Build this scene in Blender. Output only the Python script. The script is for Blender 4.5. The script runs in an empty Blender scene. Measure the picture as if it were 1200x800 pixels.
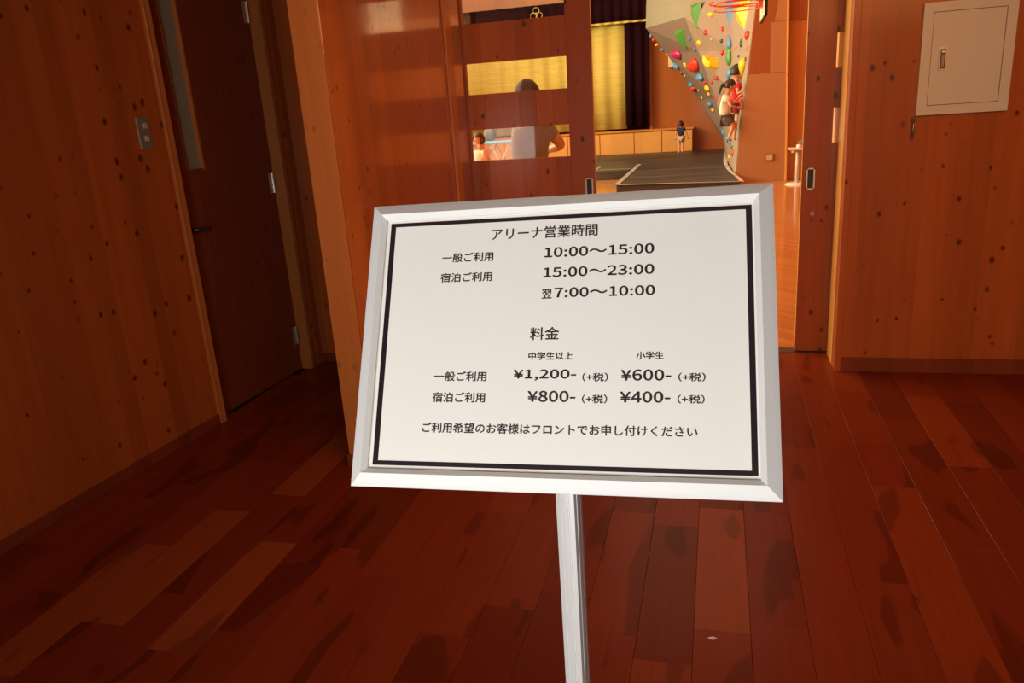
import bpy, bmesh, math, random
from mathutils import Vector, Matrix, Quaternion
random.seed(7)
SC = bpy.context.scene
COL = SC.collection
PI = math.pi

# ------------------------------------------------------------------ camera
cam_d = bpy.data.cameras.new('camera'); cam = bpy.data.objects.new('camera', cam_d); COL.objects.link(cam)
cam_d.sensor_width = 36.0; cam_d.lens = 36.0*902/1200; cam_d.clip_start = 0.05; cam_d.clip_end = 100
RX = Matrix(((0.966619, -0.010346, 0.256010), (0.247483, 0.296400, -0.922442), (-0.066338, 0.955008, 0.289066)))
cam.matrix_world = Matrix.Translation((0, 0, 1.6)) @ RX.to_4x4()
SC.camera = cam

# ------------------------------------------------------------------ world, lights, exposure
w = bpy.data.worlds.new('world'); SC.world = w; w.use_nodes = True
w.node_tree.nodes['Background'].inputs[0].default_value = (1.0, 0.72, 0.45, 1)
w.node_tree.nodes['Background'].inputs[1].default_value = 0.05
SC.view_settings.view_transform = 'Standard'; SC.view_settings.look = 'None'
SC.view_settings.exposure = 0.0; SC.view_settings.gamma = 1.0
SC.view_settings.use_curve_mapping = False

def area(name, loc, target, sx, sy, power, color, spread=180):
    d = bpy.data.lights.new(name, 'AREA'); d.shape = 'RECTANGLE'; d.size = sx; d.size_y = sy
    d.energy = power; d.color = color; d.spread = math.radians(spread)
    o = bpy.data.objects.new(name, d); COL.objects.link(o); o.location = loc
    o.rotation_euler = (Vector(target)-Vector(loc)).to_track_quat('-Z', 'Y').to_euler()
    return o
# daylight from the glazed entrance close behind the camera
area('entrance_daylight', (-0.45, -1.0, 1.15), (-0.15, 1.5, 1.3), 1.2, 1.1, 21.5, (1.0, 0.995, 0.975), 130)
# added warm fill light over the right half of the hall, second added fill further back
area('hall_warm_fill', (0.7, 1.3, 2.56), (0.0, 4.7, 1.0), 2.4, 0.9, 38, (1.0, 0.40, 0.10), 130)
area('lobby_warm_fill', (0.6, -3.2, 2.2), (0.6, 4.6, 1.2), 3.0, 1.0, 12, (1.0, 0.45, 0.16))
# arena: high side windows on the left, added overhead fill, added fill on the stage curtain
area('arena_side_windows', (-9.0, 12.0, 4.0), (1.0, 9.0, 1.0), 13.0, 2.4, 1950, (1.0, 0.79, 0.43))
area('arena_overhead_fill', (-5.5, 13.5, 6.4), (-5.0, 13.5, 0.0), 7.0, 14.0, 380, (1.0, 0.80, 0.56))
area('stage_curtain_fill', (-6.5, 18.5, 4.5), (-5.0, 23.5, 2.2), 8.0, 1.2, 150, (1.0, 0.90, 0.52))  # added in front of the curtain, in place of its backlight

# measured tables (metres)
COLS = [
  [ (0.31, 15.2, 0.03), (0.37, 15.2, 0.83), (0.46, 15.2, 1.57), (0.53, 15.2, 2.29), (0.62, 15.2, 3.12), (0.65, 15.2, 3.46) ],
  [ (0.27, 16.5, 0.17), (0.26, 16.5, 0.77), (0.26, 16.5, 1.58), (0.26, 16.5, 2.37), (0.25, 16.5, 3.29), (0.24, 16.5, 3.67) ],
  [ (0.22, 18.5, 0.19), (0.14, 18.5, 0.68), (-0.07, 18.5, 1.52), (-0.44, 18.5, 2.53), (-0.73, 18.5, 3.25), (-0.38, 18.5, 3.98) ],
  [ (0.22, 20.5, 0.16), (0.11, 20.5, 0.54), (-0.49, 20.5, 1.48), (-1.25, 20.5, 2.65), (-1.74, 20.5, 3.26), (-1.7, 20.5, 4.37) ],
]
HOLDS = [
  ((-0.469, 17.973, 3.207), (-0.9, -0.44, -0.01), 0.23, 0.54, 'green', 'wedge'), 
  ((-0.803, 18.976, 2.833), (-0.84, -0.42, -0.33), 0.25, 0.48, 'green', 'wedge'), 
  ((-0.152, 17.39, 3.344), (-0.83, -0.4, 0.4), 0.09, 0.10, 'red', 'b'), 
  ((-0.167, 17.356, 3.15), (-0.9, -0.44, -0.01), 0.12, 0.12, 'yellow', 'b'), 
  ((0.068, 16.885, 2.821), (-0.9, -0.44, -0.01), 0.08, 0.08, 'red', 'b'), 
  ((-0.269, 17.587, 2.835), (-0.89, -0.29, -0.35), 0.11, 0.12, 'red', 'b'), 
  ((-0.402, 18.182, 2.682), (-0.89, -0.29, -0.35), 0.11, 0.15, 'yellow', 'b'), 
  ((-0.147, 17.396, 2.681), (-0.89, -0.29, -0.35), 0.05, 0.05, 'yellow', 'b'), 
  ((0.055, 16.92, 2.603), (-0.9, -0.44, -0.01), 0.08, 0.07, 'navy', 'b'), 
  ((0.074, 17.034, 2.383), (-0.94, -0.33, 0.0), 0.10, 0.10, 'red', 'b'), 
  ((-0.11, 17.552, 2.255), (-0.94, -0.33, 0.0), 0.37, 0.36, 'yellow', 'jug'), 
  ((-0.038, 17.461, 1.928), (-0.93, -0.17, -0.34), 0.18, 0.07, 'red', 'b'), 
  ((-0.146, 18.205, 1.861), (-0.93, -0.17, -0.34), 0.07, 0.07, 'red', 'b'), 
  ((0.098, 17.007, 1.778), (-0.93, -0.17, -0.34), 0.09, 0.10, 'navy', 'b'), 
  ((-0.035, 18.275, 1.498), (-0.99, -0.16, 0.0), 0.07, 0.07, 'red', 'b'), 
  ((0.191, 16.625, 3.083), (-0.9, -0.44, -0.01), 0.16, 0.54, 'blue', 'wedge'), 
  ((0.199, 16.627, 2.542), (-0.9, -0.44, -0.01), 0.12, 0.22, 'blue', 'b'), 
  ((0.203, 16.67, 2.309), (-0.94, -0.33, 0.0), 0.15, 0.37, 'green', 'b'), 
  ((0.208, 16.653, 1.974), (-0.94, -0.33, 0.0), 0.13, 0.20, 'blue', 'b'), 
  ((0.422, 15.801, 2.958), (-0.95, -0.28, 0.09), 0.28, 0.56, 'yellow', 'wedge'), 
  ((0.493, 15.437, 2.578), (-0.95, -0.28, 0.09), 0.12, 0.18, 'red', 'b'), 
  ((0.402, 15.823, 2.464), (-0.98, -0.2, -0.02), 0.08, 0.16, 'darkgreen', 'b'), 
  ((0.321, 16.222, 2.417), (-0.98, -0.2, -0.02), 0.05, 0.08, 'red', 'b'), 
  ((0.509, 15.321, 2.341), (-0.98, -0.2, -0.02), 0.05, 0.12, 'red', 'b'), 
  ((0.364, 15.973, 2.25), (-0.97, -0.21, 0.1), 0.06, 0.06, 'darkgreen', 'b'), 
  ((0.472, 15.431, 2.16), (-0.97, -0.21, 0.1), 0.06, 0.12, 'navy', 'b'), 
  ((0.433, 15.559, 2.051), (-0.97, -0.21, 0.1), 0.20, 0.34, 'yellow', 'b'), 
  ((0.412, 15.502, 1.544), (-0.98, -0.15, 0.12), 0.13, 0.35, 'red', 'b'), 
  ((0.385, 15.519, 1.349), (-0.98, -0.15, 0.12), 0.06, 0.10, 'yellow', 'b'), 
  ((0.372, 15.509, 1.229), (-0.98, -0.15, 0.12), 0.05, 0.08, 'darkgreen', 'b'), 
  ((0.345, 15.538, 1.045), (-0.98, -0.15, 0.12), 0.06, 0.10, 'red', 'b'), 
  ((0.322, 15.772, 0.913), (-1.0, -0.09, 0.0), 0.05, 0.08, 'darkgreen', 'b'), 
  ((0.31, 15.895, 0.798), (-1.0, -0.09, 0.0), 0.05, 0.07, 'yellow', 'b'), 
  ((0.27, 16.173, 0.591), (-0.99, -0.09, 0.08), 0.07, 0.07, 'green', 'b'), 
  ((0.284, 15.925, 0.493), (-0.99, -0.09, 0.08), 0.08, 0.13, 'red', 'b'), 
  ((0.243, 16.843, 0.346), (-1.0, -0.06, -0.02), 0.09, 0.11, 'yellow', 'b'), 
  ((0.245, 16.726, 0.643), (-1.0, -0.06, -0.02), 0.10, 0.07, 'blue', 'b'), 
  ((-0.946, 19.78, 2.574), (-0.88, -0.34, -0.33), 0.28, 0.28, 'magenta', 'b'), 
  ((-0.53, 18.98, 2.267), (-0.88, -0.34, -0.33), 0.31, 0.35, 'red', 'b'), 
  ((-0.396, 18.886, 1.999), (-0.88, -0.34, -0.33), 0.21, 0.17, 'blue', 'b'), 
  ((-0.76, 19.551, 2.304), (-0.88, -0.34, -0.33), 0.08, 0.14, 'yellow', 'b'), 
  ((-0.633, 18.649, 2.816), (-0.84, -0.42, -0.33), 0.06, 0.11, 'blue', 'b'), 
  ((-0.512, 18.625, 2.557), (-0.75, -0.27, -0.6), 0.06, 0.09, 'blue', 'b'), 
  ((-0.242, 18.725, 1.748), (-0.88, -0.34, -0.33), 0.13, 0.17, 'yellow', 'b'), 
  ((-0.299, 18.764, 1.862), (-0.88, -0.34, -0.33), 0.08, 0.08, 'red', 'b'), 
  ((-0.205, 18.808, 1.617), (-0.83, -0.18, -0.53), 0.08, 0.10, 'yellow', 'b'), 
  ((-1.621, 20.584, 3.08), (-0.75, -0.27, -0.6), 0.11, 0.11, 'blue', 'b'), 
  ((-1.561, 20.602, 2.997), (-0.75, -0.27, -0.6), 0.11, 0.08, 'red', 'b'), 
  ((-1.484, 20.659, 2.875), (-0.75, -0.27, -0.6), 0.11, 0.08, 'yellow', 'b'), 
  ((-1.356, 20.598, 2.743), (-0.75, -0.27, -0.6), 0.13, 0.11, 'blue', 'b'), 
  ((-1.229, 20.532, 2.611), (-0.83, -0.18, -0.53), 0.06, 0.06, 'yellow', 'b'), 
  ((-0.992, 20.292, 2.326), (-0.83, -0.18, -0.53), 0.19, 0.17, 'blue', 'b'), 
  ((-0.868, 20.221, 2.158), (-0.83, -0.18, -0.53), 0.10, 0.08, 'red', 'b'), 
  ((-0.782, 20.089, 2.07), (-0.83, -0.18, -0.53), 0.06, 0.06, 'yellow', 'b'), 
  ((-0.617, 19.954, 1.861), (-0.83, -0.18, -0.53), 0.18, 0.14, 'blue', 'b'), 
  ((-0.578, 20.015, 1.78), (-0.83, -0.18, -0.53), 0.21, 0.19, 'red', 'b'), 
  ((-0.373, 19.817, 1.532), (-0.83, -0.18, -0.53), 0.08, 0.10, 'yellow', 'b'), 
  ((-0.449, 19.636, 1.711), (-0.83, -0.18, -0.53), 0.06, 0.06, 'yellow', 'b'), 
  ((-0.169, 19.102, 1.39), (-0.95, -0.2, -0.24), 0.16, 0.12, 'blue', 'b'), 
  ((-0.11, 18.984, 1.256), (-0.95, -0.2, -0.24), 0.10, 0.08, 'yellow', 'b'), 
  ((-0.209, 19.336, 1.351), (-0.95, -0.2, -0.24), 0.08, 0.08, 'red', 'b'), 
  ((0.12, 18.438, 0.775), (-0.97, -0.07, -0.24), 0.10, 0.17, 'blue', 'b'), 
  ((0.081, 18.45, 0.924), (-0.97, -0.07, -0.24), 0.08, 0.08, 'red', 'b'), 
  ((0.202, 17.443, 0.675), (-1.0, -0.06, -0.02), 0.09, 0.14, 'blue', 'b'), 
]
TEXT = [
  ('アリーナ営業時間', -0.0792, 0.0432, 0.1154, 0.1302, 0),
  ('一般ご利用', -0.1373, -0.0759, 0.0908, 0.1022, 0),
  ('10:00～15:00', -0.0164, 0.1051, 0.0923, 0.1042, 1),
  ('宿泊ご利用', -0.1379, -0.0762, 0.0670, 0.0783, 0),
  ('15:00～23:00', -0.0168, 0.1052, 0.0690, 0.0808, 1),
  ('翌', -0.0179, -0.0063, 0.0447, 0.0556, 0),
  ('7:00～10:00', -0.0039, 0.1061, 0.0454, 0.0570, 1),
  ('料金', -0.0294, 0.0032, -0.0021, 0.0124, 0),
  ('中学生以上', -0.0303, 0.0190, -0.0245, -0.0155, 0),
  ('小学生', 0.0867, 0.1152, -0.0246, -0.0159, 0),
  ('一般ご利用', -0.1380, -0.0770, -0.0479, -0.0368, 0),
  ('宿泊ご利用', -0.1385, -0.0773, -0.0716, -0.0602, 0),
  ('¥1,200-', -0.0463, 0.0232, -0.0474, -0.0347, 1),
  ('（+税）', 0.0297, 0.0572, -0.0482, -0.0385, 0),
  ('¥600-', 0.0707, 0.1230, -0.0473, -0.0350, 1),
  ('（+税）', 0.1300, 0.1575, -0.0481, -0.0387, 0),
  ('¥800-', -0.0296, 0.0229, -0.0706, -0.0581, 1),
  ('（+税）', 0.0298, 0.0567, -0.0716, -0.0620, 0),
  ('¥400-', 0.0701, 0.1221, -0.0705, -0.0583, 1),
  ('（+税）', 0.1290, 0.1564, -0.0710, -0.0617, 0),
  ('ご利用希望のお客様はフロントでお申し付けください', -0.1482, 0.1489, -0.1054, -0.0941, 0),
]

# ------------------------------------------------------------------ helpers
WL = {}
class MB:
    """collects vertices and faces in world metres, linked as ONE mesh object"""
    def __init__(s): s.v = []; s.f = []
    def add(s, vs, fs):
        n = len(s.v); s.v += [tuple(v) for v in vs]; s.f += [tuple(i+n for i in f) for f in fs]; return s
    def box(s, x0, x1, y0, y1, z0, z1):
        return s.add([(x0,y0,z0),(x1,y0,z0),(x1,y1,z0),(x0,y1,z0),(x0,y0,z1),(x1,y0,z1),(x1,y1,z1),(x0,y1,z1)],
                     [(0,3,2,1),(4,5,6,7),(0,1,5,4),(1,2,6,5),(2,3,7,6),(3,0,4,7)])
    def prism(s, pts, ext):
        """planar polygon pts swept by vector ext"""
        n = len(pts); e = Vector(ext)
        return s.add([Vector(p) for p in pts]+[Vector(p)+e for p in pts],
                     [tuple(range(n-1,-1,-1)), tuple(range(n,2*n))]+[(i,(i+1)%n,n+(i+1)%n,n+i) for i in range(n)])
    def tube(s, pts, rs, seg=10, cap=True):
        pts = [Vector(p) for p in pts]
        if not hasattr(rs, '__len__'): rs = [rs]*len(pts)
        rings = []; n0 = len(s.v); vs = []; fs = []
        up = Vector((0,0,1))
        if abs((pts[-1]-pts[0]).normalized().z) > .9: up = Vector((0,1,0))
        for i, p in enumerate(pts):
            d = (pts[min(i+1, len(pts)-1)]-pts[max(i-1,0)]).normalized()
            a = d.cross(up).normalized(); b = d.cross(a)
            for k in range(seg):
                t = 2*PI*k/seg; vs.append(p+(a*math.cos(t)+b*math.sin(t))*rs[i])
        for i in range(len(pts)-1):
            for k in range(seg):
                k2 = (k+1)%seg; fs.append((i*seg+k, i*seg+k2, (i+1)*seg+k2, (i+1)*seg+k))
        if cap:
            fs.append(tuple(range(seg-1,-1,-1))); m = (len(pts)-1)*seg; fs.append(tuple(m+k for k in range(seg)))
        return s.add(vs, fs)
    def ball(s, c, r, seg=14, rings=9, fn=None):
        c = Vector(c)
        if not hasattr(r, '__len__'): r = (r,r,r)
        vs = []; fs = []
        for i in range(rings+1):
            th = PI*i/rings
            for k in range(seg):
                ph = 2*PI*k/seg
                d = Vector((math.sin(th)*math.cos(ph), math.sin(th)*math.sin(ph), math.cos(th)))
                q = 1.0 if fn is None else fn(d)
                vs.append(c+Vector((d.x*r[0]*q, d.y*r[1]*q, d.z*r[2]*q)))
        for i in range(rings):
            for k in range(seg):
                fs.append((i*seg+k, (i+1)*seg+k, (i+1)*seg+(k+1)%seg, i*seg+(k+1)%seg))
        return s.add(vs, fs)
    def build(s, name, mat, parent=None, bevel=0, smooth=False, color=None, rough=None):
        off = WL.get(parent.name, Vector((0,0,0))) if parent else Vector((0,0,0))
        me = bpy.data.meshes.new(name)
        me.from_pydata([Vector(v)-off for v in s.v], [], s.f)
        bm = bmesh.new(); bm.from_mesh(me)
        bmesh.ops.remove_doubles(bm, verts=bm.verts, dist=1e-6)
        bmesh.ops.recalc_face_normals(bm, faces=bm.faces)
        if bevel:
            ed = [e for e in bm.edges if len(e.link_faces) == 2 and e.calc_face_angle(0) > .6]
            bmesh.ops.bevel(bm, geom=ed, offset=bevel, segments=1, affect='EDGES', clamp_overlap=True)
        bm.to_mesh(me); bm.free()
        if smooth:
            for p in me.polygons: p.use_smooth = True
        o = bpy.data.objects.new(name, me); COL.objects.link(o)
        me.materials.append(mat)
        if color: o.color = (*color, 1)
        if parent: o.parent = parent
        WL[o.name] = off
        return o
def empty(name, loc):
    o = bpy.data.objects.new(name, None); COL.objects.link(o); o.location = loc; o.empty_display_size = .1
    WL[o.name] = Vector(loc); return o
def tag(o, label, cat=None, group=None):
    o['label'] = label
    if cat: o['category'] = cat
    if group: o['group'] = group
    return o
def struct(o):
    o['kind'] = 'structure'; return o
def BX(*a): return MB().box(*a)

# ------------------------------------------------------------------ materials
def mat_new(name):
    m = bpy.data.materials.new(name); m.use_nodes = True
    return m, m.node_tree.nodes, m.node_tree.links, m.node_tree.nodes['Principled BSDF']
def plain(name, col, rough=.5, metal=0, coat=0, noise=0, nscale=30, spec=.5):
    m, N, L, P = mat_new(name)
    P.inputs['Base Color'].default_value = (*col, 1); P.inputs['Roughness'].default_value = rough
    P.inputs['Metallic'].default_value = metal; P.inputs['Coat Weight'].default_value = coat
    P.inputs['Specular IOR Level'].default_value = spec
    if noise:
        t = N.new('ShaderNodeTexCoord'); n = N.new('ShaderNodeTexNoise'); n.inputs['Scale'].default_value = nscale
        n.inputs['Detail'].default_value = 4
        L.new(t.outputs['Object'], n.inputs['Vector'])
        mx = N.new('ShaderNodeMix'); mx.data_type = 'RGBA'
        mx.inputs[6].default_value = tuple(c*(1-noise) for c in col)+(1,); mx.inputs[7].default_value = tuple(min(1,c*(1+noise)) for c in col)+(1,)
        L.new(n.outputs['Fac'], mx.inputs[0]); L.new(mx.outputs[2], P.inputs['Base Color'])
    return m
def math_(N, L, op, a, b=None, clamp=False):
    n = N.new('ShaderNodeMath'); n.operation = op; n.use_clamp = clamp
    for i, q in enumerate((a, b)):
        if q is None: continue
        if isinstance(q, (int, float)): n.inputs[i].default_value = q
        else: L.new(q, n.inputs[i])
    return n.outputs[0]
def mixc(N, L, f, a, b, mode='MIX'):
    n = N.new('ShaderNodeMix'); n.data_type = 'RGBA'; n.blend_type = mode
    for i, q in ((0, f), (6, a), (7, b)):
        if isinstance(q, (int, float)): n.inputs[i].default_value = q
        elif isinstance(q, tuple): n.inputs[i].default_value = q if len(q) == 4 else (*q, 1)
        else: L.new(q, n.inputs[i])
    return n.outputs[2]
def wood(name, light, dark, knots=1.0, lam=.105, rough=.38, coat=.18, crough=.14, tone=.25, spec=.22):
    """varnished edge-glued softwood, grain along z, lamellae across x+y"""
    m, N, L, P = mat_new(name)
    t = N.new('ShaderNodeTexCoord'); s = N.new('ShaderNodeSeparateXYZ'); L.new(t.outputs['Object'], s.inputs[0])
    h = math_(N, L, 'ADD', s.outputs[0], s.outputs[1])
    idx = math_(N, L, 'FLOOR', math_(N, L, 'DIVIDE', h, lam))
    wn = N.new('ShaderNodeTexWhiteNoise'); wn.noise_dimensions = '1D'; L.new(idx, wn.inputs['W'])
    cv = N.new('ShaderNodeCombineXYZ')
    L.new(math_(N, L, 'MULTIPLY', h, 26.0), cv.inputs[0]); L.new(math_(N, L, 'MULTIPLY', idx, 3.7), cv.inputs[1])
    L.new(math_(N, L, 'MULTIPLY', s.outputs[2], 1.3), cv.inputs[2])
    g = N.new('ShaderNodeTexNoise'); g.inputs['Scale'].default_value = 1.0; g.inputs['Detail'].default_value = 5
    g.inputs['Roughness'].default_value = .6; L.new(cv.outputs[0], g.inputs['Vector'])
    c = mixc(N, L, g.outputs['Fac'], dark, light)
    tn = math_(N, L, 'ADD', math_(N, L, 'MULTIPLY', wn.outputs['Value'], tone), 1-tone/2)
    cc = N.new('ShaderNodeCombineXYZ'); [L.new(tn, cc.inputs[i]) for i in range(3)]
    c = mixc(N, L, 1.0, c, cc.outputs[0], 'MULTIPLY')
    if knots:
        kv = N.new('ShaderNodeMapping'); kv.inputs['Scale'].default_value = (12.5, 12.5, 9.0); L.new(t.outputs['Object'], kv.inputs['Vector'])
        wob = N.new('ShaderNodeTexNoise'); wob.inputs['Scale'].default_value = 30; L.new(t.outputs['Object'], wob.inputs['Vector'])
        va = N.new('ShaderNodeVectorMath'); va.operation = 'MULTIPLY_ADD'; L.new(wob.outputs['Color'], va.inputs[0])
        va.inputs[1].default_value = (.12,.12,.12); L.new(kv.outputs[0], va.inputs[2])
        vo = N.new('ShaderNodeTexVoronoi'); vo.inputs['Scale'].default_value = 1; L.new(va.outputs[0], vo.inputs['Vector'])
        mr = N.new('ShaderNodeMapRange'); mr.inputs[1].default_value = .08; mr.inputs[2].default_value = .19
        mr.inputs[3].default_value = .9*knots; mr.inputs[4].default_value = 0
        sc_ = N.new('ShaderNodeSeparateColor'); L.new(vo.outputs['Color'], sc_.inputs[0])
        L.new(math_(N, L, 'DIVIDE', vo.outputs['Distance'], math_(N, L, 'ADD', math_(N, L, 'MULTIPLY', sc_.outputs[0], .8), .45)), mr.inputs[0])
        c = mixc(N, L, mr.outputs[0], c, tuple(q*.2 for q in dark))
    L.new(c, P.inputs['Base Color'])
    P.inputs['Roughness'].default_value = rough; P.inputs['Coat Weight'].default_value = coat; P.inputs['Coat Roughness'].default_value = crough
    P.inputs['Specular IOR Level'].default_value = spec
    return m
M = {}
M['wall'] = wood('varnished_pine_wall', (.52,.132,.027), (.34,.070,.012))
M['pier'] = wood('glossy_pine_pier', (.52,.132,.027), (.34,.070,.012), coat=1.0, crough=.07, spec=.5)
M['pier'].node_tree.nodes['Principled BSDF'].inputs['Coat IOR'].default_value = 1.75
M['leaf'] = wood('varnished_pine_leaf', (.46,.135,.045), (.30,.075,.022))
M['door'] = wood('dark_door_wood', (.30,.070,.026), (.20,.042,.015), knots=.5, lam=.3)
M['trimw'] = wood('pale_trim_wood', (.62,.215,.055), (.47,.150,.034), knots=.35, lam=.4)
M['jamb'] = wood('lit_jamb_pine', (.90,.50,.14), (.76,.38,.09), knots=.3, lam=.4)  # paler than the other trim: arena light put into the wood colour
M['base'] = wood('baseboard_wood', (.26,.055,.020), (.17,.033,.012), knots=0)
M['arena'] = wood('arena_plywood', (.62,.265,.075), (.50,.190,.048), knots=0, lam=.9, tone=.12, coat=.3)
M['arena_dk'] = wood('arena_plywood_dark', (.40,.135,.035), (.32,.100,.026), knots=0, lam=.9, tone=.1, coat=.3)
M['stage'] = wood('stage_front_wood', (.72,.40,.13), (.60,.31,.09), knots=0, lam=.9, tone=.1, coat=.2)
def plank_mat():
    m, N, L, P = mat_new('floor_plank_hardwood')
    oi = N.new('ShaderNodeObjectInfo'); t = N.new('ShaderNodeTexCoord')
    mp = N.new('ShaderNodeMapping'); mp.inputs['Scale'].default_value = (55, 2.2, 1); L.new(t.outputs['Object'], mp.inputs['Vector'])
    g = N.new('ShaderNodeTexNoise'); g.inputs['Scale'].default_value = 1; g.inputs['Detail'].default_value = 6; L.new(mp.outputs[0], g.inputs['Vector'])
    mp2 = N.new('ShaderNodeMapping'); mp2.inputs['Scale'].default_value = (7, 1.8, 1); L.new(t.outputs['Object'], mp2.inputs['Vector'])
    ad = N.new('ShaderNodeVectorMath'); ad.operation = 'ADD'; L.new(mp2.outputs[0], ad.inputs[0])
    cb = N.new('ShaderNodeCombineXYZ'); L.new(math_(N, L, 'MULTIPLY', oi.outputs['Random'], 80.0), cb.inputs[2]); L.new(cb.outputs[0], ad.inputs[1])
    f = N.new('ShaderNodeTexNoise'); f.inputs['Scale'].default_value = 1; f.inputs['Detail'].default_value = 1.5; L.new(ad.outputs[0], f.inputs['Vector'])
    mr = N.new('ShaderNodeMapRange'); mr.inputs[1].default_value = .61; mr.inputs[2].default_value = .635; mr.inputs[3].default_value = 1; mr.inputs[4].default_value = .66
    L.new(f.outputs['Fac'], mr.inputs[0])
    k = math_(N, L, 'MULTIPLY', mr.outputs[0], math_(N, L, 'ADD', math_(N, L, 'MULTIPLY', g.outputs['Fac'], .4), .8))
    cc = N.new('ShaderNodeCombineXYZ'); [L.new(k, cc.inputs[i]) for i in range(3)]
    c = mixc(N, L, 1.0, oi.outputs['Color'], cc.outputs[0], 'MULTIPLY')
    L.new(c, P.inputs['Base Color']); P.inputs['Roughness'].default_value = .34; P.inputs['Specular IOR Level'].default_value = .08
    P.inputs['Coat Weight'].default_value = .04; P.inputs['Coat Roughness'].default_value = .15
    bp = N.new('ShaderNodeBump'); bp.inputs['Strength'].default_value = .04; L.new(g.outputs['Fac'], bp.inputs['Height']); L.new(bp.outputs[0], P.inputs['Normal'])
    return m
M['plank'] = plank_mat()
M['subfloor'] = plain('dark_subfloor', (.03,.010,.005), .6, noise=.2)
M['arenafloor'] = wood('arena_floor_boards', (.60,.27,.085), (.50,.205,.058), knots=0, lam=.09, rough=.25, coat=.8, crough=.12)
M['ceil'] = plain('ceiling_board', (.62,.50,.38), .8, noise=.05)
M['alu'] = plain('anodised_aluminium', (.80,.81,.79), .42, metal=.12, noise=.01, nscale=400)
M['paper'] = plain('white_paper', (.80,.775,.73), .45, noise=.012, nscale=60)
M['border'] = plain('black_print_border', (.018,.012,.016), .25)
M['ink'] = plain('black_ink', (.020,.012,.012), .4)
M['cream'] = plain('cream_painted_steel', (.74,.66,.50), .45, noise=.03, nscale=8)
M['steel'] = plain('brushed_steel', (.55,.52,.48), .3, metal=.9, noise=.08, nscale=90)
M['darksteel'] = plain('dark_steel', (.10,.09,.085), .35, metal=.7, noise=.1)
M['black'] = plain('black_recess', (.008,.007,.007), .5)
M['plate'] = plain('grey_switch_plate', (.30,.27,.22), .35, metal=.3)
M['button'] = plain('switch_button', (.60,.50,.38), .4)
M['tape'] = plain('grey_tape', (.30,.29,.27), .5)
M['postalu'] = plain('bright_extrusion', (.74,.74,.72), .34, metal=.35)
M['rubber'] = plain('black_rubber', (.02,.02,.02), .7)
M['purple'] = plain('dark_purple_drape', (.014,.002,.006), .9, noise=.3, nscale=12, spec=.08)
M['white'] = plain('white_paint', (.80,.76,.68), .4, noise=.03)
M['blue'] = plain('light_blue_pad', (.16,.34,.62), .5, noise=.1)
M['greytube'] = plain('pale_grey_tube', (.62,.64,.62), .4)
M['redrim'] = plain('orange_red_enamel', (.78,.10,.02), .35)
M['greycloth'] = plain('grey_cloth', (.14,.14,.13), .9, noise=.2)
M['skin'] = plain('skin', (.66,.34,.20), .55, noise=.06)
M['hair'] = plain('black_hair', (.018,.012,.010), .55, noise=.3, nscale=120)
M['hairgrey'] = plain('dark_grey_hair', (.060,.055,.048), .7, noise=.3, nscale=120)
M['hairbrown'] = plain('brown_hair', (.06,.025,.015), .55, noise=.3, nscale=120)
def frosted():
    m, N, L, P = mat_new('frosted_glass')
    P.inputs['Base Color'].default_value = (.36,.36,.28,1); P.inputs['Roughness'].default_value = .35; P.inputs['Transmission Weight'].default_value = .25
    t = N.new('ShaderNodeTexCoord'); v = N.new('ShaderNodeTexVoronoi'); v.inputs['Scale'].default_value = 90; L.new(t.outputs['Object'], v.inputs['Vector'])
    b = N.new('ShaderNodeBump'); b.inputs['Strength'].default_value = .5; b.inputs['Distance'].default_value = .004; L.new(v.outputs['Distance'], b.inputs['Height']); L.new(b.outputs[0], P.inputs['Normal'])
    return m
M['frost'] = frosted()
def clear():
    m, N, L, P = mat_new('clear_acrylic'); out = N['Material Output']
    tr = N.new('ShaderNodeBsdfTransparent'); gl = N.new('ShaderNodeBsdfGlossy'); gl.inputs['Roughness'].default_value = .03
    fr = N.new('ShaderNodeFresnel'); fr.inputs['IOR'].default_value = 1.4
    mx = N.new('ShaderNodeMixShader'); L.new(fr.outputs[0], mx.inputs[0]); L.new(tr.outputs[0], mx.inputs[1]); L.new(gl.outputs[0], mx.inputs[2])
    L.new(mx.outputs[0], out.inputs['Surface']); return m
M['clear'] = clear()
def curtain_mat():
    m, N, L, P = mat_new('yellow_curtain_cloth')
    t = N.new('ShaderNodeTexCoord'); mp = N.new('ShaderNodeMapping'); mp.inputs['Scale'].default_value = (1.5, 1, 16); L.new(t.outputs['Object'], mp.inputs['Vector'])
    n = N.new('ShaderNodeTexNoise'); n.inputs['Scale'].default_value = 1.6; n.inputs['Detail'].default_value = 4; L.new(mp.outputs[0], n.inputs['Vector'])
    L.new(mixc(N, L, n.outputs['Fac'], (.42,.34,.04), (.66,.58,.17)), P.inputs['Base Color']); P.inputs['Roughness'].default_value = .7
    return m
M['curtain'] = curtain_mat()
def mat_tarp():
    m, N, L, P = mat_new('dark_mat_vinyl')
    t = N.new('ShaderNodeTexCoord'); mp = N.new('ShaderNodeMapping'); mp.inputs['Scale'].default_value = (.5, 4.5, 1); L.new(t.outputs['Object'], mp.inputs['Vector'])
    n = N.new('ShaderNodeTexNoise'); n.inputs['Scale'].default_value = 1.2; n.inputs['Detail'].default_value = 4; L.new(mp.outputs[0], n.inputs['Vector'])
    oi = N.new('ShaderNodeObjectInfo')
    L.new(mixc(N, L, 1.0, mixc(N, L, math_(N, L, 'ADD', math_(N, L, 'MULTIPLY', n.outputs['Fac'], 4.0), -1.5, True), (.45,.45,.45), (1.9,1.9,1.9)), oi.outputs['Color'], 'MULTIPLY'), P.inputs['Base Color']); P.inputs['Roughness'].default_value = .45
    return m
M['tarp'] = mat_tarp()
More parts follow.
